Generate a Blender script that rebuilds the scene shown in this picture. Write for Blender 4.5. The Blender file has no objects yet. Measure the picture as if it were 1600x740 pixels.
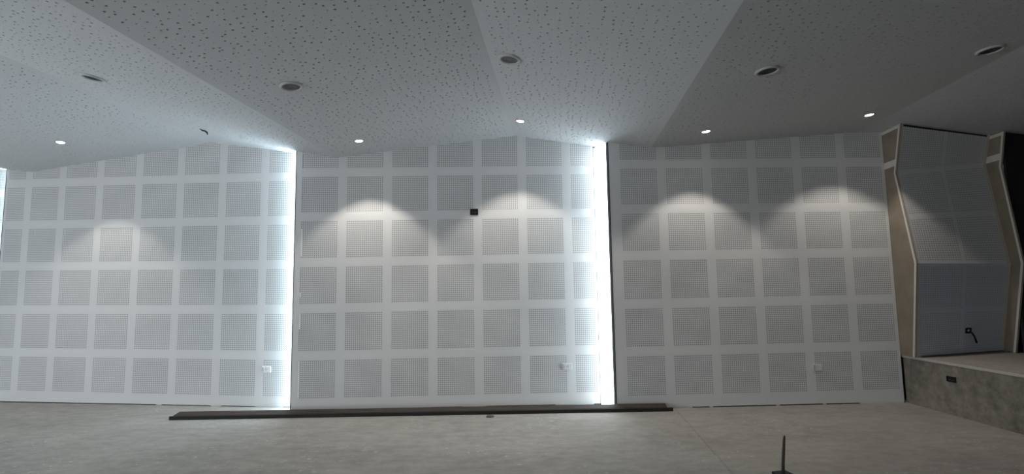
import bpy, bmesh, math, random
import numpy as np
from mathutils import Matrix, Vector

random.seed(7)
rng = np.random.default_rng(7)
scene = bpy.context.scene
COL = scene.collection

# ------------------------------------------------------------------ helpers
def link(name, mesh, mat=None, parent=None):
    o = bpy.data.objects.new(name, mesh)
    COL.objects.link(o)
    if mat is not None:
        for m in (mat if isinstance(mat, (list, tuple)) else [mat]):
            mesh.materials.append(m)
    if parent is not None:
        o.parent = parent
    return o

def struct(o):
    o['kind'] = 'structure'
    return o

def tag(o, label, cat, group=None):
    o['label'] = label
    o['category'] = cat
    if group:
        o['group'] = group
    return o

def thing(name, label, cat, loc, group=None, rot=(0, 0, 0)):
    o = bpy.data.objects.new(name, None)
    o.empty_display_size = 0.05
    COL.objects.link(o)
    o.location = loc
    o.rotation_euler = rot
    return tag(o, label, cat, group)

def mesh_from(name, verts, faces):
    m = bpy.data.meshes.new(name)
    m.from_pydata(verts, [], faces)
    m.update()
    return m

def bm_mesh(name, bm, smooth=False):
    bmesh.ops.recalc_face_normals(bm, faces=bm.faces)
    m = bpy.data.meshes.new(name)
    bm.to_mesh(m)
    bm.free()
    if smooth:
        for p in m.polygons:
            p.use_smooth = True
    return m

def add_box(bm, c, s, rotz=0.0, bevel=0.0):
    M = Matrix.Translation(c) @ Matrix.Rotation(rotz, 4, 'Z') @ Matrix.Diagonal((s[0], s[1], s[2], 1))
    r = bmesh.ops.create_cube(bm, size=1.0, matrix=M)
    if bevel > 0:
        es = list({e for v in r['verts'] for e in v.link_edges})
        bmesh.ops.bevel(bm, geom=es, offset=bevel, segments=2, affect='EDGES', profile=0.5)

def add_lathe(bm, prof, n=40, close=False):
    rings = []
    for r, z in prof:
        rings.append([bm.verts.new((r * math.cos(2 * math.pi * i / n), r * math.sin(2 * math.pi * i / n), z)) for i in range(n)])
    k = len(rings)
    for a in range(k if close else k - 1):
        A, B = rings[a], rings[(a + 1) % k]
        for i in range(n):
            j = (i + 1) % n
            bm.faces.new((A[i], A[j], B[j], B[i]))
    return rings

def add_disc(bm, r, z, n=40):
    bm.faces.new([bm.verts.new((r * math.cos(2 * math.pi * i / n), r * math.sin(2 * math.pi * i / n), z)) for i in range(n)])

def add_tube(bm, pts, rad, n=10):
    pts = [Vector(p) for p in pts]
    rings = []
    for i, p in enumerate(pts):
        t = (pts[min(i + 1, len(pts) - 1)] - pts[max(i - 1, 0)]).normalized()
        a = t.orthogonal().normalized() if i == 0 else (ref - t * ref.dot(t)).normalized()
        ref = a
        b = t.cross(a)
        r = rad[i] if isinstance(rad, (list, tuple)) else rad
        rings.append([bm.verts.new(p + (a * math.cos(2 * math.pi * k / n) + b * math.sin(2 * math.pi * k / n)) * r) for k in range(n)])
    for A, B in zip(rings, rings[1:]):
        for k in range(n):
            bm.faces.new((A[k], A[(k + 1) % n], B[(k + 1) % n], B[k]))
    bm.faces.new(rings[0][::-1])
    bm.faces.new(rings[-1])

# ------------------------------------------------------------------ materials
def new_mat(name):
    m = bpy.data.materials.new(name)
    m.use_nodes = True
    nt = m.node_tree
    b = nt.nodes['Principled BSDF']
    return m, nt, b

def plain(name, col, rough=0.6, metal=0.0, noise=0.0, scale=20.0, spec=0.3):
    m, nt, b = new_mat(name)
    b.inputs['Roughness'].default_value = rough
    b.inputs['Metallic'].default_value = metal
    b.inputs['Specular IOR Level'].default_value = spec
    if noise:
        tc = nt.nodes.new('ShaderNodeTexCoord')
        nz = nt.nodes.new('ShaderNodeTexNoise')
        nz.inputs['Scale'].default_value = scale
        nz.inputs['Detail'].default_value = 6
        nt.links.new(tc.outputs['Object'], nz.inputs['Vector'])
        mx = nt.nodes.new('ShaderNodeMix')
        mx.data_type = 'RGBA'
        mx.inputs['A'].default_value = (*[max(0, c * (1 - noise)) for c in col], 1)
        mx.inputs['B'].default_value = (*[min(1, c * (1 + noise)) for c in col], 1)
        nt.links.new(nz.outputs['Fac'], mx.inputs['Factor'])
        nt.links.new(mx.outputs['Result'], b.inputs['Base Color'])
    else:
        b.inputs['Base Color'].default_value = (*col, 1)
    return m

def emit(name, col, strength):
    m, nt, b = new_mat(name)
    b.inputs['Base Color'].default_value = (0.8, 0.8, 0.8, 1)
    b.inputs['Emission Color'].default_value = (*col, 1)
    b.inputs['Emission Strength'].default_value = strength
    return m

M_wall = plain('white_gypsum_wall', (0.68, 0.68, 0.68), 0.75, noise=0.035, scale=2.2)
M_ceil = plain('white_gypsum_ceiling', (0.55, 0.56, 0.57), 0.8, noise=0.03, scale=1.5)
M_bluegrey = plain('blue_grey_board', (0.56, 0.60, 0.68), 0.8, noise=0.04, scale=2.5)
M_fleece = plain('dark_acoustic_fleece', (0.26, 0.26, 0.265), 0.95)
M_soft = plain('pale_acoustic_fleece', (0.42, 0.42, 0.43), 0.95)
M_crumb = plain('grey_crumb', (0.13, 0.12, 0.11), 0.9, noise=0.3, scale=40)
M_void = plain('dark_ceiling_void', (0.035, 0.035, 0.037), 0.95)
M_edge = plain('dark_edge_strip', (0.045, 0.05, 0.055), 0.5)
M_alu = plain('white_aluminium', (0.75, 0.76, 0.77), 0.45, metal=0.2)
M_plaster = plain('rough_grey_plaster', (0.34, 0.34, 0.34), 0.9, noise=0.12, scale=3)
M_raw = plain('raw_brown_board', (0.25, 0.205, 0.155), 0.9, noise=0.3, scale=4)
M_tape = plain('white_joint_compound', (0.60, 0.57, 0.52), 0.85, noise=0.08, scale=18)
M_black = plain('black_backstage_dark', (0.022, 0.02, 0.02), 0.9, noise=0.2, scale=4)  # darkness put into the colour; on the right wall it stops light bouncing
M_plastic = plain('white_plastic', (0.74, 0.75, 0.76), 0.35)
M_socket = plain('dark_socket', (0.05, 0.05, 0.055), 0.5)
M_box = plain('black_box_plastic', (0.012, 0.012, 0.012), 0.6)
M_cable = plain('black_cable_rubber', (0.01, 0.01, 0.011), 0.5)
M_copper = plain('pale_wire', (0.75, 0.74, 0.70), 0.5)
M_ring = plain('grey_white_ring', (0.50, 0.50, 0.50), 0.4)
M_can_grey = plain('grey_shaded_can', (0.19, 0.19, 0.195), 0.7)  # shade inside the unlit can put into the disc colour
M_can_dark = plain('black_shaded_baffle', (0.07, 0.07, 0.07), 0.6)  # deeper recess shade of the other cans, also in the colour
M_rod = plain('dark_rusty_rod', (0.05, 0.042, 0.038), 0.6, noise=0.3, scale=30)
M_lamp = emit('warm_lamp_lens', (1.0, 0.93, 0.82), 22.0)
M_led = emit('cool_led_diffuser', (0.76, 0.91, 1.0), 8.0)
M_led_b = emit('cool_led_diffuser_bright', (0.70, 0.89, 1.0), 22.0)
M_leakglow = emit('light_leak_glow', (0.95, 0.97, 1.0), 0.55)

def wood_mat(name, a, b_, rough=0.75):
    m, nt, b = new_mat(name)
    tc = nt.nodes.new('ShaderNodeTexCoord')
    mp = nt.nodes.new('ShaderNodeMapping')
    mp.inputs['Scale'].default_value = (1.2, 30, 30)
    nz = nt.nodes.new('ShaderNodeTexNoise')
    nz.inputs['Scale'].default_value = 2.0
    nz.inputs['Detail'].default_value = 8
    nz.inputs['Distortion'].default_value = 0.6
    cr = nt.nodes.new('ShaderNodeValToRGB')
    cr.color_ramp.elements[0].position = 0.3
    cr.color_ramp.elements[0].color = (*a, 1)
    cr.color_ramp.elements[1].position = 0.75
    cr.color_ramp.elements[1].color = (*b_, 1)
    nt.links.new(tc.outputs['Object'], mp.inputs['Vector'])
    nt.links.new(mp.outputs['Vector'], nz.inputs['Vector'])
    nt.links.new(nz.outputs['Fac'], cr.inputs['Fac'])
    nt.links.new(cr.outputs['Color'], b.inputs['Base Color'])
    b.inputs['Roughness'].default_value = rough
    return m
M_plank = wood_mat('weathered_dark_wood', (0.022, 0.017, 0.014), (0.085, 0.062, 0.048))
M_batten = wood_mat('blackened_wood', (0.006, 0.005, 0.004), (0.02, 0.016, 0.013))

def concrete(name, dark, light, flecks=True, joint=False, streaks=0.0):
    m, nt, b = new_mat(name)
    L = nt.links.new
    N = nt.nodes.new
    tc = N('ShaderNodeTexCoord')
    n1 = N('ShaderNodeTexNoise'); n1.inputs['Scale'].default_value = 0.9; n1.inputs['Detail'].default_value = 7; n1.inputs['Roughness'].default_value = 0.62
    n2 = N('ShaderNodeTexNoise'); n2.inputs['Scale'].default_value = 9; n2.inputs['Detail'].default_value = 6; n2.inputs['Roughness'].default_value = 0.7
    mp = N('ShaderNodeMapping')
    mp.inputs['Scale'].default_value = (0.6, 1.0, 1.0)
    L(tc.outputs['Object'], mp.inputs['Vector'])
    L(mp.outputs['Vector'], n1.inputs['Vector'])
    L(mp.outputs['Vector'], n2.inputs['Vector'])
    add = N('ShaderNodeMath'); add.operation = 'MULTIPLY_ADD'; add.inputs[1].default_value = 0.5
    L(n2.outputs['Fac'], add.inputs[0])
    h = N('ShaderNodeMath'); h.operation = 'MULTIPLY'; h.inputs[1].default_value = 0.5
    L(n1.outputs['Fac'], h.inputs[0])
    L(h.outputs[0], add.inputs[2])
    cr = N('ShaderNodeValToRGB')
    cr.color_ramp.elements[0].position = 0.36; cr.color_ramp.elements[0].color = (*dark, 1)
    cr.color_ramp.elements[1].position = 0.64; cr.color_ramp.elements[1].color = (*light, 1)
    L(add.outputs[0], cr.inputs['Fac'])
    last = cr.outputs['Color']
    if flecks:
        v = N('ShaderNodeTexNoise'); v.inputs['Scale'].default_value = 26; v.inputs['Detail'].default_value = 3
        L(mp.outputs['Vector'], v.inputs['Vector'])
        r1 = N('ShaderNodeMapRange'); r1.inputs['From Min'].default_value = 0.635; r1.inputs['From Max'].default_value = 0.675
        L(v.outputs['Fac'], r1.inputs['Value'])
        g = N('ShaderNodeTexNoise'); g.inputs['Scale'].default_value = 1.3; g.inputs['Detail'].default_value = 2
        L(tc.outputs['Object'], g.inputs['Vector'])
        r2 = N('ShaderNodeMapRange'); r2.inputs['From Min'].default_value = 0.46; r2.inputs['From Max'].default_value = 0.62
        L(g.outputs['Fac'], r2.inputs['Value'])
        mu = N('ShaderNodeMath'); mu.operation = 'MULTIPLY'
        L(r1.outputs[0], mu.inputs[0]); L(r2.outputs[0], mu.inputs[1])
        mx = N('ShaderNodeMix'); mx.data_type = 'RGBA'
        L(mu.outputs[0], mx.inputs['Factor']); L(last, mx.inputs['A'])
        mx.inputs['B'].default_value = (0.60, 0.58, 0.54, 1)
        last = mx.outputs['Result']
    if joint:   # a saw-cut joint running across the slab
        sx = N('ShaderNodeSeparateXYZ'); L(tc.outputs['Object'], sx.inputs[0])
        a = N('ShaderNodeMath'); a.operation = 'MULTIPLY_ADD'; a.inputs[1].default_value = 0.105; a.inputs[2].default_value = 1.262
        L(sx.outputs['Y'], a.inputs[0])
        wv = N('ShaderNodeMath'); wv.operation = 'MULTIPLY_ADD'; wv.inputs[1].default_value = 0.05
        L(n2.outputs['Fac'], wv.inputs[0]); L(a.outputs[0], wv.inputs[2])
        d = N('ShaderNodeMath'); d.operation = 'SUBTRACT'; L(sx.outputs['X'], d.inputs[0]); L(wv.outputs[0], d.inputs[1])
        ab = N('ShaderNodeMath'); ab.operation = 'ABSOLUTE'; L(d.outputs[0], ab.inputs[0])
        mr = N('ShaderNodeMapRange'); mr.inputs['From Min'].default_value = 0.004; mr.inputs['From Max'].default_value = 0.012
        mr.inputs['To Min'].default_value = 0.28; mr.inputs['To Max'].default_value = 0.0
        L(ab.outputs[0], mr.inputs['Value'])
        mx = N('ShaderNodeMix'); mx.data_type = 'RGBA'
        L(mr.outputs[0], mx.inputs['Factor']); L(last, mx.inputs['A'])
        mx.inputs['B'].default_value = (0.12, 0.11, 0.10, 1)
        last = mx.outputs['Result']
    L(last, b.inputs['Base Color'])
    b.inputs['Roughness'].default_value = 0.8
    b.inputs['Specular IOR Level'].default_value = 0.25
    bp = N('ShaderNodeBump'); bp.inputs['Strength'].default_value = 0.25; bp.inputs['Distance'].default_value = 0.02
    L(n2.outputs['Fac'], bp.inputs['Height']); L(bp.outputs['Normal'], b.inputs['Normal'])
    return m
M_floor = concrete('dusty_concrete_floor', (0.29, 0.275, 0.25), (0.46, 0.435, 0.40), True, True)
M_deck = concrete('pale_stage_screed', (0.42, 0.38, 0.34), (0.55, 0.50, 0.45), True)
M_riser = concrete('stained_cement_render', (0.10, 0.09, 0.075), (0.30, 0.27, 0.225), False)

# ------------------------------------------------------------------ ceiling profile (folded plate along D)
AZ = math.radians(5.46)
S = np.array([math.cos(AZ), -math.sin(AZ)])
D = np.array([math.sin(AZ), math.cos(AZ)])
PROF = [(-12.5, 3.30), (-9.55, 3.60), (-7.87, 3.36), (-4.89, 3.635), (-2.977, 3.298), (-0.607, 3.576),
        (1.184, 3.307), (3.96, 3.51), (5.72, 3.45), (10.5, 3.30)]
PS = np.array([p[0] for p in PROF]); PZ = np.array([p[1] for p in PROF])

def ceil_z(x, y):
    return float(np.interp(S[0] * x + S[1] * y, PS, PZ))

def ceil_slope(x, y):
    s = S[0] * x + S[1] * y
    i = max(0, min(len(PS) - 2, int(np.searchsorted(PS, s)) - 1))
    return (PZ[i + 1] - PZ[i]) / (PS[i + 1] - PS[i])

def build_ceiling():
    verts, faces = [], []
    def P(s, d, dz=0.0):
        verts.append((S[0] * s + D[0] * d, S[1] * s + D[1] * d, float(np.interp(s, PS, PZ)) + dz))
        return len(verts) - 1
    D0, D1, DM = -6.0, 9.2, 1.9          # solid behind the camera, perforated above the hall
    HX, HY = 0.074, 0.062
    oct_ = [(math.cos(math.pi / 8 + k * math.pi / 4), math.sin(math.pi / 8 + k * math.pi / 4)) for k in range(8)]
    for (s0, z0), (s1, z1) in zip(PROF, PROF[1:]):
        faces.append((P(s0, D0), P(s1, D0), P(s1, DM), P(s0, DM)))
        a, b = s0 + 0.05, s1 - 0.05
        faces.append((P(s0, DM), P(a, DM), P(a, D1), P(s0, D1)))
        faces.append((P(b, DM), P(s1, DM), P(s1, D1), P(b, D1)))
        lo, hi = max(a, -9.5), min(b, 6.8)
        if lo > a: faces.append((P(a, DM), P(lo, DM), P(lo, D1), P(a, D1)))
        if hi < b: faces.append((P(hi, DM), P(b, DM), P(b, D1), P(hi, D1)))
        if hi - lo < 0.2:
            if hi > lo: faces.append((P(lo, DM), P(hi, DM), P(hi, D1), P(lo, D1)))
            continue
        n = int((hi - lo) / HX); hx = (hi - lo) / n
        m = int((D1 - DM) / HY); hy = (D1 - DM) / m
        # grid of shared corners
        gi = [[P(lo + i * hx, DM + j * hy) for j in range(m + 1)] for i in range(n + 1)]
        for i in range(n):
            for j in range(m):
                cs = lo + (i + 0.5) * hx + rng.uniform(-0.024, 0.024)
                cd = DM + (j + 0.5) * hy + rng.uniform(-0.017, 0.017)
                q = rng.random()
                r = 0.0095 if q < 0.42 else (0.0065 if q < 0.72 else 0.004)
                ring = [P(cs + r * ox, cd + r * oy) for ox, oy in oct_]
                A, B, C, E = gi[i][j], gi[i + 1][j], gi[i + 1][j + 1], gi[i][j + 1]
                # octagon corners 0..7 counter-clockwise from 22.5 deg; corner C is (+,+)
                faces.append((B, C, ring[0], ring[7]))
                faces.append((C, ring[1], ring[0]))
                faces.append((C, E, ring[2], ring[1]))
                faces.append((E, ring[3], ring[2]))
                faces.append((E, A, ring[4], ring[3]))
                faces.append((A, ring[5], ring[4]))
                faces.append((A, B, ring[6], ring[5]))
                faces.append((B, ring[7], ring[6]))
                if r > 0.006:
                    up = [P(cs + r * ox, cd + r * oy, 0.0125) for ox, oy in oct_]
                    for k in range(8):
                        l = (k + 1) % 8
                        faces.append((ring[k], ring[l], up[l], up[k]))
    o = struct(link('ceiling', mesh_from('ceiling', verts, faces), M_ceil))
    # the dark void above the perforated boards
    v2, f2 = [], []
    for s, z in PROF:
        for d in (D0, D1):
            v2.append((S[0] * s + D[0] * d, S[1] * s + D[1] * d, z + 0.02))
    for i in range(len(PROF) - 1):
        f2.append((2 * i, 2 * i + 2, 2 * i + 3, 2 * i + 1))
    link('void_lining', mesh_from('void_lining', v2, f2), M_void, o)
    return o
build_ceiling()

# ------------------------------------------------------------------ perforated wall sheets
def cell_lines(joints, lo, hi, n=19, margin=0.064, hole=0.48):
    """coordinates and hole flags of a row of perforated fields between board joints"""
    ev = []
    for a, b in zip(joints, joints[1:]):
        m = margin
        pitch = (b - a - 2 * m) / (n - 1 + hole)
        for k in range(n):
            x = a + m + k * pitch
            ev.append((x, x + pitch * hole))
    ev = [(x, y) for x, y in ev if x > lo + 0.03 and y < hi - 0.03]
    xs, fl, cur = [lo], [], lo
    for x, y in ev:
        fl.append(False); xs.append(x)
        fl.append(True); xs.append(y)
    fl.append(False); xs.append(hi)
    return np.array(xs), np.array(fl)

def sheet(name, mapping, us, uf, vs, vf, mat, parent=None, clip=None):
    """mapping(U, V) -> xyz arrays; faces that are hole in both directions stay open"""
    U, V = np.meshgrid(us, vs, indexing='ij')
    X, Y, Z = mapping(U, V)
    keep = ~np.logical_and(uf[:, None], vf[None, :])
    if clip is not None:
        C = clip(X, Y)
        above = Z > C - 0.001
        keep &= ~(above[:-1, :-1] & above[1:, :-1] & above[1:, 1:] & above[:-1, 1:])
        Z = np.minimum(Z, C)
    nu, nv = U.shape
    idx = np.arange(nu * nv).reshape(nu, nv)
    F = np.stack([idx[:-1, :-1], idx[1:, :-1], idx[1:, 1:], idx[:-1, 1:]], -1)[keep]
    used = np.unique(F)
    remap = -np.ones(nu * nv, int); remap[used] = np.arange(len(used))
    co = np.stack([X.ravel(), Y.ravel(), Z.ravel()], 1)[used]
    m = mesh_from(name, co.tolist(), remap[F].tolist())
    return link(name, m, mat, parent)

def ceil_clip(X, Y):
    return np.interp(S[0] * X + S[1] * Y, PS, PZ) + 0.003

ROWZ = [0.10, 0.70, 1.30, 1.90, 2.50, 3.10, 3.70]

def wall_panel(name, A, B, joints, rows_left, rows_right, bottom, back=True, trim=True, first_open=0.0):
    """one straight run of perforated board from plan point A to plan point B"""
    A = np.array(A, float); B = np.array(B, float)
    L = float(np.linalg.norm(B - A)); U = (B - A) / L; N = np.array([-U[1], U[0]])   # N points away from the hall
    us, uf = cell_lines(joints, 0.0, L)
    vs, vf = cell_lines(ROWZ, bottom, 3.72)
    def mapping(Um, Vm, off=0.0):
        f = Um / L
        zl = np.interp(Vm, [0.0] + ROWZ, [0.0] + rows_left); zr = np.interp(Vm, [0.0] + ROWZ, [0.0] + rows_right)
        return A[0] + U[0] * Um + N[0] * off, A[1] + U[1] * Um + N[1] * off, zl * (1 - f) + zr * f
    o = struct(sheet(name, lambda a, b: mapping(a, b), us, uf, vs, vf, M_wall, None, ceil_clip))
    if back:
        e = np.linspace(first_open, L - 0.01, 24)
        sheet('backing_fleece', lambda a, b: mapping(a, b, 0.004), e, np.zeros(23, bool), np.linspace(bottom, 3.72, 24), np.zeros(23, bool), M_fleece, o, ceil_clip)
    if trim:  # thin dark strip along the left edge
        bm = bmesh.new()
        ang = math.atan2(U[1], U[0])
        c = A + U * -0.005 + N * 0.018
        h = ceil_z(A[0], A[1])
        add_box(bm, (c[0], c[1], (h + bottom) / 2), (0.010, 0.040, h - bottom), ang)
        link('edge_strip', bm_mesh('edge_strip', bm), M_edge, o)
    return o, U, N, L

R6 = ROWZ
# plan points
W1A, W1B = (-7.607, 7.778), (-2.945, 7.083)
W2A, W2B = (-2.868, 6.896), (1.117, 6.990)
W3A, W3B = (1.270, 6.682), (4.935, 6.822)
W0A, W0B = (-10.15, 8.40), (-7.70, 7.98)
o1 = 0.191
wall_panel('wall_west', W1A, W1B, [o1 - 0.384, o1 + 0.216, o1 + 0.799, o1 + 1.437, o1 + 2.082, o1 + 2.751, o1 + 3.412, o1 + 4.055, o1 + 4.68],
           [0.11, 0.712, 1.318, 1.955, 2.57, 3.20, 3.82], [0.08, 0.672, 1.283, 1.882, 2.487, 3.09, 3.69], 0.012)
o2 = 0.616
wall_panel('wall_north', W2A, W2B, [o2 - 0.6 + 0.6 * k for k in range(8)],
           [0.09, 0.688, 1.294, 1.892, 2.501, 3.098, 3.70], [0.10, 0.698, 1.306, 1.908, 2.507, 3.093, 3.69], 0.012, first_open=0.10)
o3 = 0.684
wall_panel('wall_east', W3A, W3B, [o3 - 0.6 + 0.6 * k for k in range(7)],
           [0.10, 0.702, 1.294, 1.908, 2.508, 3.092, 3.69], [0.11, 0.71, 1.304, 1.905, 2.502, 3.101, 3.70], 0.012)
wall_panel('wall_farwest', W0A, W0B, [0.05 + 0.6 * k for k in range(6)], R6, R6, 0.012, trim=False)

# dark line of mortar and shims under the boards
def seal(name, A, B, pieces):
    A = np.array(A); B = np.array(B); L = np.linalg.norm(B - A); U = (B - A) / L; N = np.array([-U[1], U[0]])
    bm = bmesh.new()
    for a, b in pieces:
        c = A + U * (a + b) / 2 + N * 0.012
        add_box(bm, (c[0], c[1], 0.0075), (b - a, 0.02, 0.015), math.atan2(U[1], U[0]))
    return struct(link(name, bm_mesh(name, bm), M_wall))
seal('baseboard_west', W1A, W1B, [(2.72, 2.80), (3.55, 3.7), (4.2, 4.6)])
seal('baseboard_north', W2A, W2B, [(0.0, 0.9), (1.3, 1.8), (2.2, 2.5), (3.4, 3.9)])
seal('baseboard_east', W3A, W3B, [(0.0, 0.95), (1.17, 1.21), (2.02, 2.06), (2.62, 2.66), (3.1, 3.66)])

# ------------------------------------------------------------------ LED light strips in the joints between the wall runs
def light_strip(A, B, label, glow):
    """vertical LED profile closing the slot from plan point A (end of the rear run) to B (edge of the front run)"""
    A = np.array(A, float); B = np.array(B, float)
    mid = (A + B) / 2; L = float(np.linalg.norm(B - A)); U = (B - A) / L
    ang = math.atan2(U[1], U[0])
    h = min(ceil_z(*A), ceil_z(*B)) - 0.004
    t = thing('light_strip', label, 'light strip', (mid[0], mid[1], 0.0), 'LED strips in the wall joints', (0, 0, ang))
    # local x runs along the slot, local -y faces the hall
    bm = bmesh.new()
    add_box(bm, (0, 0.030, h / 2), (L, 0.006, h))
    add_box(bm, (-L / 2 + 0.003, 0.014, h / 2), (0.006, 0.028, h))
    add_box(bm, (L / 2 - 0.003, 0.014, h / 2), (0.006, 0.028, h))
    link('housing', bm_mesh('housing', bm), M_alu, t)
    bm = bmesh.new()
    add_box(bm, (0, 0.006, h / 2), (L - 0.014, 0.008, h - 0.01))
    link('diffuser', bm_mesh('diffuser', bm), glow, t)
    return t
light_strip((1.122, 6.992), (1.244, 6.716), 'wide glowing white light slot between the middle and right wall panels', M_led)
ts = light_strip((-2.950, 7.086), (-2.884, 6.940), 'cool white light slot behind the left edge of the middle wall panel', M_led_b)
# added glowing strips imitate slot light leaking through the first row of perforations
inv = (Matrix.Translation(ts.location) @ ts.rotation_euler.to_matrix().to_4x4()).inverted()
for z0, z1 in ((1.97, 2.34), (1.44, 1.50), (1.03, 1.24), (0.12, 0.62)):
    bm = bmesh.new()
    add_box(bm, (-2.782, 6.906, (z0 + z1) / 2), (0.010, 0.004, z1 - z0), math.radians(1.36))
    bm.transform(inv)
    link('light_leak', bm_mesh('light_leak', bm), M_leakglow, ts)
light_strip((-7.72, 7.985), (-7.632, 7.81), 'cool white light slot at the far left edge of the photo', M_led_b)

# ------------------------------------------------------------------ stage
STZ = 0.592
SA = np.array([4.965, 6.828]); SB = np.array([5.13, 1.0])
tr = thing('stage_platform', 'raised raw concrete stage platform beside the right wall panel', 'stage', (5.0, 6.8, 0.0))
def local(o, pts):
    return [(p[0] - o.location.x, p[1] - o.location.y, p[2] - o.location.z) for p in pts]
bm = bmesh.new()
def prism(bm, plan, z0, z1, off):
    lo = [bm.verts.new((x - off[0], y - off[1], z0)) for x, y in plan]
    hi = [bm.verts.new((x - off[0], y - off[1], z1)) for x, y in plan]
    n = len(plan)
    bm.faces.new(lo[::-1]); bm.faces.new(hi)
    for i in range(n):
        bm.faces.new((lo[i], lo[(i + 1) % n], hi[(i + 1) % n], hi[i]))
OFF = (5.0, 6.8)
prism(bm, [tuple(SA), (SB[0], SB[1]), (9.38, 1.0), (9.38, 8.25), (4.965, 8.25)], STZ - 0.03, STZ, OFF)
link('deck', bm_mesh('deck', bm), M_deck, tr)
bm = bmesh.new()
n_ = np.array([SB[1] - SA[1], -(SB[0] - SA[0])]); n_ /= np.linalg.norm(n_)   # towards -x
prism(bm, [(SA[0] + 0.004, SA[1]), (SB[0] + 0.004, SB[1]), (SB[0] + 0.15, SB[1]), (SA[0] + 0.15, SA[1])], 0.0, STZ - 0.03, OFF)
link('riser', bm_mesh('riser', bm), M_riser, tr)

# faceted diffuser wall on the stage
PL = {'t': (4.897, 6.425, 3.51), 'm': (4.915, 6.607, 2.905), 'k': (4.891, 6.362, 1.74), 'b': (4.908, 6.545, STZ + 0.004)}
PR = {'t': (6.407, 6.847, 3.46), 'm': (6.419, 6.967, 3.084), 'k': (6.398, 6.752, 1.731), 'b': (6.422, 7.005, STZ + 0.004)}
PO = {'t': (6.387, 6.637, 3.44), 'm': (6.397, 6.739, 2.996), 'k': (6.380, 6.564, 1.726), 'b': (6.405, 6.82, STZ + 0.004)}
def facet(name, bl, br, tr_, tl, nu, nv, parent, mat=M_wall, clip=None, off=0.0, holes=True):
    bl, br, tr_, tl = [np.array(p, float) for p in (bl, br, tr_, tl)]
    W = np.linalg.norm(br - bl); H = np.linalg.norm(tl - bl)
    nrm = np.cross(br - bl, tl - bl); nrm /= np.linalg.norm(nrm)
    us, uf = cell_lines([W * k / nu for k in range(nu + 1)], 0, W, margin=0.04, hole=0.44)
    vs, vf = cell_lines([H * k / nv for k in range(nv + 1)], 0, H, margin=0.04, hole=0.44)
    if not holes:
        uf[:] = False
    def mapping(U, V):
        f = (U / W)[..., None]; g = (V / H)[..., None]
        p = (bl * (1 - f) + br * f) * (1 - g) + (tl * (1 - f) + tr_ * f) * g - nrm * off
        return p[..., 0], p[..., 1], p[..., 2]
    return sheet(name, mapping, us, uf, vs, vf, mat, parent, clip)
ws = struct(facet('wall_stage', PL['k'], PR['k'], PR['m'], PL['m'], 2, 2, None))
facet('upper_facet', PL['m'], PR['m'], PR['t'], PL['t'], 2, 1, ws, clip=lambda X, Y: np.interp(S[0] * X + S[1] * Y, PS, PZ) - 0.028)
facet('lower_facet', PL['b'], PR['b'], PR['k'], PL['k'], 2, 2, ws, M_bluegrey)['label'] = 'blue-grey lower board'  # bluer, slightly darker colour than the other facets
for a, b in (('k', 'm'), ('m', 't'), ('b', 'k')):
    facet('backing_fleece', PL[a], PR[a], PR[b], PL[b], 2, 2, ws, M_soft, off=0.004, holes=False,
          clip=(lambda X, Y: np.interp(S[0] * X + S[1] * Y, PS, PZ) - 0.032) if b == 't' else None)
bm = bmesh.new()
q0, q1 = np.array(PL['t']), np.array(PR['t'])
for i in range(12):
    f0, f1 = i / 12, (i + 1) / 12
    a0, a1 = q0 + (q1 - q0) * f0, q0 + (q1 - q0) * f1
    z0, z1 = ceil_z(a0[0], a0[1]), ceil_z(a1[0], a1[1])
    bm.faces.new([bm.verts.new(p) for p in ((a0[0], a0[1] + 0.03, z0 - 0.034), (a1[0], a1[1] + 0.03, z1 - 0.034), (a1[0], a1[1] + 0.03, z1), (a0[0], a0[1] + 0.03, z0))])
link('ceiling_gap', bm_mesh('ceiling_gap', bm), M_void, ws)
bm = bmesh.new()
c0, c1 = np.array(PL['b']), np.array(PR['b'])
add_box(bm, ((c0[0] + c1[0]) / 2 + 0.03, (c0[1] + c1[1]) / 2 - 0.012, STZ + 0.010), (1.45, 0.012, 0.018), math.atan2(c1[1] - c0[1], c1[0] - c0[0]))
link('base_gap', bm_mesh('base_gap', bm), M_crumb, ws)

def poly_sheet(name, pts, mat, parent, thick=0.02, side=1):
    """extruded flat polygon"""
    P_ = [np.array(p, float) for p in pts]
    n = np.cross(P_[1] - P_[0], P_[2] - P_[0]); n /= np.linalg.norm(n)
    bm = bmesh.new()
    a = [bm.verts.new(p) for p in P_]; b = [bm.verts.new(p - side * n * thick) for p in P_]
    bm.faces.new(a); bm.faces.new(b[::-1])
    for i in range(len(a)):
        j = (i + 1) % len(a)
        bm.faces.new((a[i], a[j], b[j], b[i]))
    return link(name, bm_mesh(name, bm), mat, parent)

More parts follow.
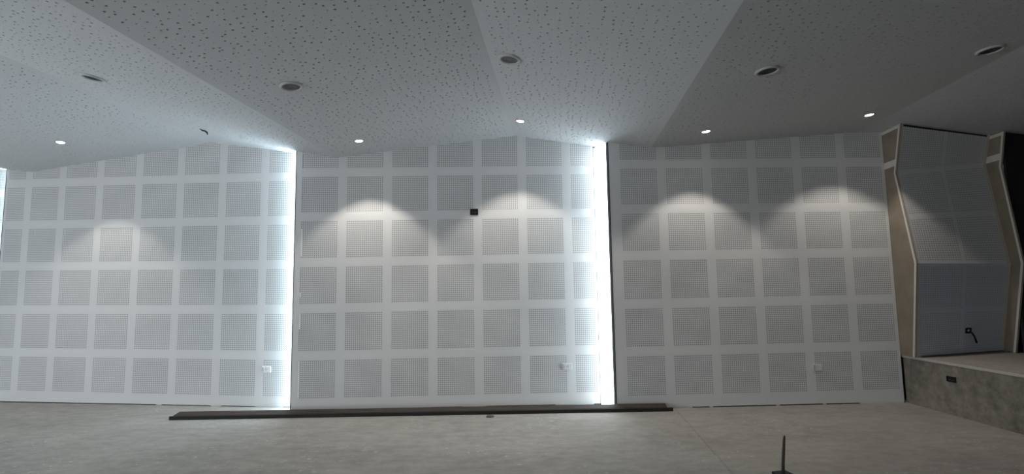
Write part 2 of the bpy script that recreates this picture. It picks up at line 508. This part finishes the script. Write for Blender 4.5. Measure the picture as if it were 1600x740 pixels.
def side_return(wall_top, wall_bot, edge, name='side_return'):
    """brown return board between a vertical wall edge and the faceted edge, with white joint tape"""
    wt, wb = np.array(wall_top, float), np.array(wall_bot, float)
    E_ = {k: np.array(v, float) for k, v in edge.items()}
    at = lambda z: wb + (wt - wb) * ((z - wb[2]) / (wt[2] - wb[2]))
    poly = [at(E_['b'][2]), E_['b'], E_['k'], E_['m'], E_['t'], wt]
    poly_sheet(name, poly, M_raw, ws, 0.02, 1)
    base = E_['b'] - wb; base[2] = 0
    nrm = np.cross(E_['b'] - at(E_['b'][2]), np.array([0, 0, 1.0])); nrm /= np.linalg.norm(nrm)
    bm = bmesh.new()
    def strip(a0, a1, b1, b0):
        q = [bm.verts.new(np.array(p) + nrm * 0.002) for p in (a0, a1, b1, b0)]
        bm.faces.new(q)
    # tape down the faceted edge
    seq = [E_['b'], E_['k'], E_['m'], E_['t']]
    wds = [0.035, 0.035, 0.03, 0.035]
    ins = []
    for p, w in zip(seq, wds):
        d = at(p[2]) - p; d /= np.linalg.norm(d)
        ins.append(p + d * w)
    for i in range(3):
        strip(seq[i], seq[i + 1], ins[i + 1], ins[i])
    # cross tape at mid joint and below the ceiling
    zc = E_['m'][2] + 0.09
    ez = lambda z: E_['m'] + (E_['t'] - E_['m']) * ((z - E_['m'][2]) / (E_['t'][2] - E_['m'][2]))
    strip(at(zc), ez(zc), ez(zc + 0.085), at(zc + 0.085))
    zt = min(wt[2], E_['t'][2])
    strip(at(zt - 0.045), ez(zt - 0.045), ez(zt - 0.004), at(zt - 0.004))
    m = bm_mesh('joint_tape', bm)
    link('joint_tape', m, M_tape, ws)
side_return((4.937, 6.822, 3.5), (4.937, 6.822, STZ), PL)
side_return((6.415, 6.99, 3.455), (6.422, 7.01, STZ), PO, 'side_return')
# tape wrapping on to the faceted face
bm = bmesh.new()
for k0, k1 in (('b', 'k'), ('k', 'm'), ('m', 't')):
    for E_, F_, w in ((PL, PR, 0.05), (PR, PL, 0.06)):
        a0, a1 = np.array(E_[k0]), np.array(E_[k1]); b0, b1 = np.array(F_[k0]), np.array(F_[k1])
        d0 = (b0 - a0) / np.linalg.norm(b0 - a0); d1 = (b1 - a1) / np.linalg.norm(b1 - a1)
        off = np.cross(a1 - a0, d0) if E_ is PL else np.cross(d0, a1 - a0)
        off = off / np.linalg.norm(off)
        if off[1] > 0: off = -off
        q = [bm.verts.new(p + off * 0.0025) for p in (a0, a1, a1 + d1 * w, a0 + d0 * w)]
        bm.faces.new(q)
link('corner_tape', bm_mesh('corner_tape', bm), M_tape, ws)

# sheet coloured black as the unlit opening beside the facets, and the rear shell
bm = bmesh.new()
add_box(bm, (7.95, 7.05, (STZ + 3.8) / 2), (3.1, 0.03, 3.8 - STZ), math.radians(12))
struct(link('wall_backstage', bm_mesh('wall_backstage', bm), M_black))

# ------------------------------------------------------------------ floor and outer shell
bm = bmesh.new()
add_box(bm, (-0.5, 1.5, -0.05), (19.8, 14.2, 0.1))
struct(link('floor', bm_mesh('floor', bm), M_floor))
def shell(name, boxes, mat=M_plaster):
    bm = bmesh.new()
    for c, s in boxes:
        add_box(bm, c, s)
    return struct(link(name, bm_mesh(name, bm), mat))
WX = -10.25
WY0, WY1, WZ0, WZ1 = -3.5, 4.6, 0.10, 1.75
shell('wall_rear', [((-0.5, 8.62, 1.9), (19.8, 0.1, 3.8))])
SX0, SX1, SZ0, SZ1 = -7.5, -3.0, 0.1, 2.0  # unseen opening added for the south fill light
shell('wall_south', [(((SX0 - 10.4) / 2, -5.55, 1.9), (SX0 + 10.4, 0.1, 3.8)), (((SX1 + 9.4) / 2, -5.55, 1.9), (9.4 - SX1, 0.1, 3.8)),
                     (((SX0 + SX1) / 2, -5.55, SZ0 / 2), (SX1 - SX0, 0.1, SZ0)), (((SX0 + SX1) / 2, -5.55, (SZ1 + 3.8) / 2), (SX1 - SX0, 0.1, 3.8 - SZ1))])
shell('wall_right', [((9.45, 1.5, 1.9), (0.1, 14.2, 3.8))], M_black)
shell('wall_left', [((WX, (WY0 - 5.55) / 2, 1.9), (0.1, WY0 + 5.55, 3.8)), ((WX, (WY1 + 8.62) / 2, 1.9), (0.1, 8.62 - WY1, 3.8)),
                    ((WX, (WY0 + WY1) / 2, WZ0 / 2), (0.1, WY1 - WY0, WZ0)), ((WX, (WY0 + WY1) / 2, (WZ1 + 3.8) / 2), (0.1, WY1 - WY0, 3.8 - WZ1))])

# ------------------------------------------------------------------ downlights
def fixture_frame(x, y):
    """matrix of a fixture lying in the sloping ceiling"""
    sl = ceil_slope(x, y)
    xs = Vector((S[0], S[1], sl)).normalized(); yd = Vector((D[0], D[1], 0)).normalized(); z = xs.cross(yd)
    M = Matrix((xs, yd, z)).transposed().to_4x4()
    M.translation = (x, y, ceil_z(x, y))
    return M
def ring_mesh():
    bm = bmesh.new()
    add_lathe(bm, [(0.043, -0.003), (0.046, -0.008), (0.056, -0.009), (0.062, -0.004), (0.062, 0.0), (0.043, 0.0)], 36, True)
    return bm_mesh('trim_ring', bm, True)
def lens_mesh():
    bm = bmesh.new()
    r = add_lathe(bm, [(0.0445, -0.002), (0.041, -0.007), (0.028, -0.0115), (0.008, -0.014)], 32)
    bm.faces.new(r[-1])
    return bm_mesh('lens', bm, True)
RM, LM = ring_mesh(), lens_mesh()
RM.materials.append(M_ring); LM.materials.append(M_lamp)
def spot_lamp(watts, cone):
    l = bpy.data.lights.new('spot', 'SPOT')
    l.energy = watts
    l.color = (1.0, 0.93, 0.84)
    l.spot_size = math.radians(cone)
    l.spot_blend = 0.30
    l.shadow_soft_size = 0.03
    return l
LIGHTS = [(-5.83, 6.64, 'lit white downlight before the left wall panel', 68),
          (-1.87, 6.331, 'lit white downlight left of the black wall box', 80),
          (0.124, 6.264, 'lit white downlight above the peak of the middle wall panel', 88),
          (2.341, 6.134, 'lit warm downlight just right of the wide glowing light slot', 54),
          (4.233, 6.025, 'lit warm downlight nearest the stage corner', 58)]
for x, y, lab, watts in LIGHTS:
    t = thing('downlight', lab, 'ceiling light', (0, 0, 0), 'lit recessed downlights')
    t.matrix_world = fixture_frame(x, y)
    link('trim_ring', RM, None, t)
    link('lens', LM, None, t)
    lo = bpy.data.objects.new('bulb', spot_lamp(watts, 101 if x > 4 else 92))
    COL.objects.link(lo)
    lo.parent = t
    # beam hangs straight down whatever the ceiling slope
    R = t.matrix_world.to_3x3().transposed()
    lo.rotation_euler = R.to_euler()
    lo.location = (0, 0, -0.02)

# unlit round ceiling fittings
def can_parts(dark):
    bm = bmesh.new()
    add_lathe(bm, [(0.076, -0.004), (0.080, -0.014), (0.090, -0.017), (0.099, -0.013), (0.103, -0.004), (0.103, 0.0), (0.076, 0.0)], 44, True)
    a = bm_mesh('trim_ring', bm, True); a.materials.append(M_ring)
    bm = bmesh.new()
    r = add_lathe(bm, [(0.078, -0.006), (0.066, -0.0035), (0.040, -0.002), (0.012, -0.0018)], 40)
    bm.faces.new(r[-1])
    b = bm_mesh('reflector', bm, True); b.materials.append(dark)
    bm = bmesh.new()
    add_lathe(bm, [(0.030, -0.004), (0.034, -0.010), (0.040, -0.004)], 32)
    add_lathe(bm, [(0.056, -0.005), (0.059, -0.009), (0.062, -0.005)], 36)
    c = bm_mesh('inner_ring', bm, True); c.materials.append(dark)
    return a, b, c
CAN_GREY = can_parts(M_can_grey); CAN = can_parts(M_can_dark)
CANS = [(-3.893, 4.731, CAN, 'unlit round ceiling fitting on the bright left ceiling slope'),
        (-1.976, 4.591, CAN_GREY, 'unlit round ceiling fitting with a grey centre, left of the middle ceiling ridge'),
        (0.002, 4.503, CAN_GREY, 'unlit round ceiling fitting near the middle ceiling ridge, above the middle panel'),
        (2.228, 4.376, CAN, 'unlit dark ceiling fitting on the shaded slope right of the ceiling valley'),
        (4.138, 4.344, CAN, 'unlit dark ceiling fitting farthest to the right')]
for x, y, parts, lab in CANS:
    t = thing('ceiling_fitting', lab, 'ceiling fitting', (0, 0, 0), 'unlit round ceiling fittings')
    t.matrix_world = fixture_frame(x, y)
    for nm, me in zip(('trim_ring', 'reflector', 'inner_ring'), parts):
        link(nm, me, None, t)

# loose black wire end hanging out of the ceiling near the left ridge
bm = bmesh.new()
wz = ceil_z(-3.842, 6.421)
add_tube(bm, [(-3.885, 6.40, wz + 0.005), (-3.86, 6.41, wz - 0.012), (-3.835, 6.42, wz - 0.016), (-3.812, 6.43, wz - 0.032), (-3.805, 6.435, wz - 0.06)], [0.005, 0.008, 0.010, 0.010, 0.006])
tag(link('wire_end', bm_mesh('wire_end', bm, True), M_cable), 'short black wire end hanging from the ceiling over the left wall panel', 'wire')

# ------------------------------------------------------------------ wall boxes and sockets
def on_wall(A, B, u_x):
    A = np.array(A); B = np.array(B); U = (B - A) / np.linalg.norm(B - A)
    k = (u_x - A[0]) / U[0]
    p = A + U * k
    return p, math.atan2(U[1], U[0])

def open_box(name, label, pos, rotz, w, h, mat=M_box, flap=True):
    t = thing(name, label, 'electrical box', pos, None, (0, 0, rotz))
    bm = bmesh.new()
    d = 0.012
    add_box(bm, (0, -0.001, 0), (w, 0.002, h))
    add_box(bm, (-w / 2 + 0.003, -d / 2, 0), (0.006, d, h)); add_box(bm, (w / 2 - 0.003, -d / 2, 0), (0.006, d, h))
    add_box(bm, (0, -d / 2, h / 2 - 0.003), (w, d, 0.006)); add_box(bm, (0, -d / 2, -h / 2 + 0.003), (w, d, 0.006))
    link('housing', bm_mesh('housing', bm), mat, t)
    if flap:
        bm = bmesh.new()
        add_tube(bm, [(-w * 0.3, -0.006, -h * 0.2), (-w * 0.1, -0.012, -h * 0.05), (w * 0.12, -0.012, -h * 0.22), (w * 0.3, -0.006, 0.0)], 0.005)
        link('wiring', bm_mesh('wiring', bm, True), M_socket, t)
    return t
p, a = on_wall(W2A, W2B, -0.500)
open_box('electrical_box', 'small open black box set high in the middle wall panel', (p[0], p[1] - 0.001, 2.537), a, 0.105, 0.082)

def outlet(x, A, B, z, label, w=0.125, mats=(M_plastic, M_socket)):
    p, a = on_wall(A, B, x)
    t = thing('power_outlet', label, 'outlet', (p[0], p[1] - 0.001, z), 'wall outlets', (0, 0, a))
    bm = bmesh.new(); add_box(bm, (0, -0.005, 0), (w, 0.010, 0.080), 0, 0.003)
    link('cover_plate', bm_mesh('cover_plate', bm), mats[0], t)
    bm = bmesh.new(); add_box(bm, (-0.045, -0.0115, 0), (0.028, 0.004, 0.060), 0, 0.001)
    link('switch_rocker', bm_mesh('switch_rocker', bm), M_ring, t)
    bm = bmesh.new()
    for dx in (-0.012, 0.012):
        add_box(bm, (dx, -0.0108, 0.004), (0.005, 0.002, 0.016))
    add_box(bm, (0, -0.0108, -0.014), (0.007, 0.002, 0.007))
    link('socket_slots', bm_mesh('socket_slots', bm), mats[1], t)
    return t
outlet(0.692, W2A, W2B, 0.491, 'white power outlet low on the middle wall panel by the wide light slot')
outlet(-3.30, W1A, W1B, 0.492, 'white power outlet low on the left wall panel in the bluish glow')
outlet(3.839, W3A, W3B, 0.464, 'faint white power outlet low on the right wall panel', 0.115, (M_wall, M_ring))

# stage: cable box on the lower facet and box in the riser
P4 = np.array(PL['b']); P5 = np.array(PR['b']); P6 = np.array(PL['k']); P7 = np.array(PR['k'])
def on_facet(f, g):
    return (P4 * (1 - f) + P5 * f) * (1 - g) + (P6 * (1 - f) + P7 * f) * g
pp = on_facet(0.565, 0.262)
ux = P5 - P4; az4 = math.atan2(ux[1], ux[0])
nrm4 = np.cross(P5 - P4, P6 - P4); nrm4 /= np.linalg.norm(nrm4)
if nrm4[1] > 0: nrm4 = -nrm4
tilt = math.asin(-nrm4[2])
t = thing('cable_box', 'open black box with a hanging cable end, low on the stage wall', 'electrical box', tuple(pp + nrm4 * 0.002), None, (tilt, 0, az4))
bm = bmesh.new()
w, h, d = 0.088, 0.066, 0.014
add_box(bm, (0, -0.001, 0), (w, 0.002, h))
for q in (-1, 1):
    add_box(bm, (q * (w / 2 - 0.008), -d / 2, 0), (0.016, d, h)); add_box(bm, (0, -d / 2, q * (h / 2 - 0.007)), (w, d, 0.014))
link('housing', bm_mesh('housing', bm), M_box, t)
bm = bmesh.new(); add_box(bm, (0.004, -0.006, 0.0), (0.030, 0.010, 0.026), 0, 0.003)
link('connector', bm_mesh('connector', bm), M_copper, t)
bm = bmesh.new()
add_tube(bm, [(0.012, -0.010, -0.004), (0.035, -0.030, -0.030), (0.065, -0.040, -0.075), (0.095, -0.040, -0.125), (0.112, -0.038, -0.152)], [0.009, 0.010, 0.010, 0.011, 0.013], 12)
link('cable', bm_mesh('cable', bm, True), M_cable, t)

k = (SA[1] - 6.12) / (SA[1] - SB[1])
rp = SA + (SB - SA) * k
open_box('riser_box', 'small black socket box in the concrete front of the stage', (rp[0] + 0.002, rp[1], 0.405), math.atan2(SB[1] - SA[1], SB[0] - SA[0]), 0.12, 0.06)

# ------------------------------------------------------------------ plank on the floor
xa, ya, xb, yb = -4.17, 6.50, 1.925, 6.545
ang = math.atan2(yb - ya, xb - xa); Lp = math.hypot(xb - xa, yb - ya)
t = thing('wooden_plank', 'long dark weathered wooden plank lying on the floor along the wall', 'plank', (xa, ya, 0), None, (0, 0, ang))
bm = bmesh.new()
segs = 60
prof = [(0.029, 0.003), (0.029, 0.040), (0.033, 0.046), (0.112, 0.074), (0.118, 0.070), (0.118, 0.003)]
rings = []
for i in range(segs + 1):
    f = i / segs
    row = []
    for (py, pz) in prof:
        x = 0.02 + f * (Lp - 0.085)
        wob = 0.0
        row.append(bm.verts.new((x + (0.05 if i == 0 else 0) * (py / 0.118) * 0.9, py + wob, pz)))
    rings.append(row)
for A_, B_ in zip(rings, rings[1:]):
    for k_ in range(len(prof)):
        l_ = (k_ + 1) % len(prof)
        bm.faces.new((A_[k_], A_[l_], B_[l_], B_[k_]))
bm.faces.new(rings[0][::-1]); bm.faces.new(rings[-1])
link('board', bm_mesh('board', bm), M_plank, t)
bm = bmesh.new(); add_box(bm, (Lp / 2, 0.014, 0.021), (Lp, 0.028, 0.042), 0, 0.004)
link('edge_batten', bm_mesh('edge_batten', bm), M_batten, t)['label'] = 'black front edge batten'

# thin dark rod on a block near the camera
t = thing('threaded_rod', 'thin dark rod standing in a black block on the floor before the right panel', 'rod', (2.075, 4.235, 0.0))
bm = bmesh.new(); add_box(bm, (0, 0, 0.030), (0.125, 0.11, 0.060), math.radians(12), 0.008)
link('base_block', bm_mesh('base_block', bm), M_box, t)
bm = bmesh.new()
add_tube(bm, [(0, 0, 0.055), (0.004, 0.0, 0.12), (0.012, 0, 0.20), (0.022, 0, 0.29), (0.027, 0, 0.325), (0.029, 0, 0.338)], [0.0125, 0.012, 0.0115, 0.010, 0.008, 0.005], 12)
link('rod', bm_mesh('rod', bm, True), M_rod, t)

# crumbs of plaster swept off the wall
def chip(x, y, r, label, mat, seed, flat=0.5):
    rr = random.Random(seed)
    bm = bmesh.new()
    bmesh.ops.create_icosphere(bm, subdivisions=2, radius=r)
    for v in bm.verts:
        k = 1 + rr.uniform(-0.28, 0.28)
        v.co = Vector((v.co.x * k * 1.6, v.co.y * k, max(v.co.z * k, -r * 0.55) * flat))
    zmin = min(v.co.z for v in bm.verts)
    for v in bm.verts: v.co.z -= zmin
    o = link('plaster_chip', bm_mesh('plaster_chip', bm), mat)
    o.location = (x, y, 0)
    return tag(o, label, 'rubble', 'plaster crumbs on the floor')
chip(-0.299, 6.40, 0.030, 'small dark plaster crumb on the floor before the middle of the plank', M_crumb, 1)
chip(-5.35, 4.98, 0.030, 'dark flat crumb alone on the floor at the lower left', M_crumb, 2, 0.3)

# ------------------------------------------------------------------ daylight and added south fill
world = bpy.data.worlds.new('sky')
scene.world = world
world.use_nodes = True
bg = world.node_tree.nodes['Background']
bg.inputs['Color'].default_value = (0.62, 0.74, 0.90, 1)
bg.inputs['Strength'].default_value = 1.0
al = bpy.data.lights.new('window_daylight', 'AREA')
al.shape = 'RECTANGLE'
al.size = WZ1 - WZ0
al.size_y = WY1 - WY0
al.energy = 262
al.color = (0.89, 0.96, 1.0)
ao = bpy.data.objects.new('window_daylight', al)
COL.objects.link(ao)
ao.location = (WX + 0.07, (WY0 + WY1) / 2, (WZ0 + WZ1) / 2)
ao.rotation_euler = (0, -math.pi / 2, 0)

al2 = bpy.data.lights.new('added_south_fill', 'AREA')  # fill light added behind the camera to brighten the middle panel
al2.shape = 'RECTANGLE'
al2.size = SX1 - SX0
al2.size_y = SZ1 - SZ0
al2.energy = 118
al2.color = (0.93, 0.97, 1.0)
ao2 = bpy.data.objects.new('added_south_fill', al2)
COL.objects.link(ao2)
ao2.location = ((SX0 + SX1) / 2, -5.48, (SZ0 + SZ1) / 2)
ao2.rotation_euler = (math.pi / 2, 0, 0)

# ------------------------------------------------------------------ camera
cam = bpy.data.cameras.new('camera')
cam.sensor_fit = 'HORIZONTAL'
cam.sensor_width = 36
cam.lens = 36 * 820 / 1600
cam.clip_start = 0.05
co = bpy.data.objects.new('camera', cam)
COL.objects.link(co)
pt, ro = math.radians(5.583), math.radians(-0.899)
fw = Vector((0, math.cos(pt), math.sin(pt))); up = Vector((0, -math.sin(pt), math.cos(pt))); rt = Vector((1, 0, 0))
r2 = rt * math.cos(ro) + up * math.sin(ro); u2 = up * math.cos(ro) - rt * math.sin(ro)
Mx = Matrix((r2, u2, -fw)).transposed().to_4x4()
Mx.translation = (0, 0, 1.5146)
co.matrix_world = Mx
scene.camera = co

vs = scene.view_settings
vs.view_transform = 'Standard'
vs.look = 'None'
vs.gamma = 1.0
vs.use_curve_mapping = False
vs.exposure = 0.0
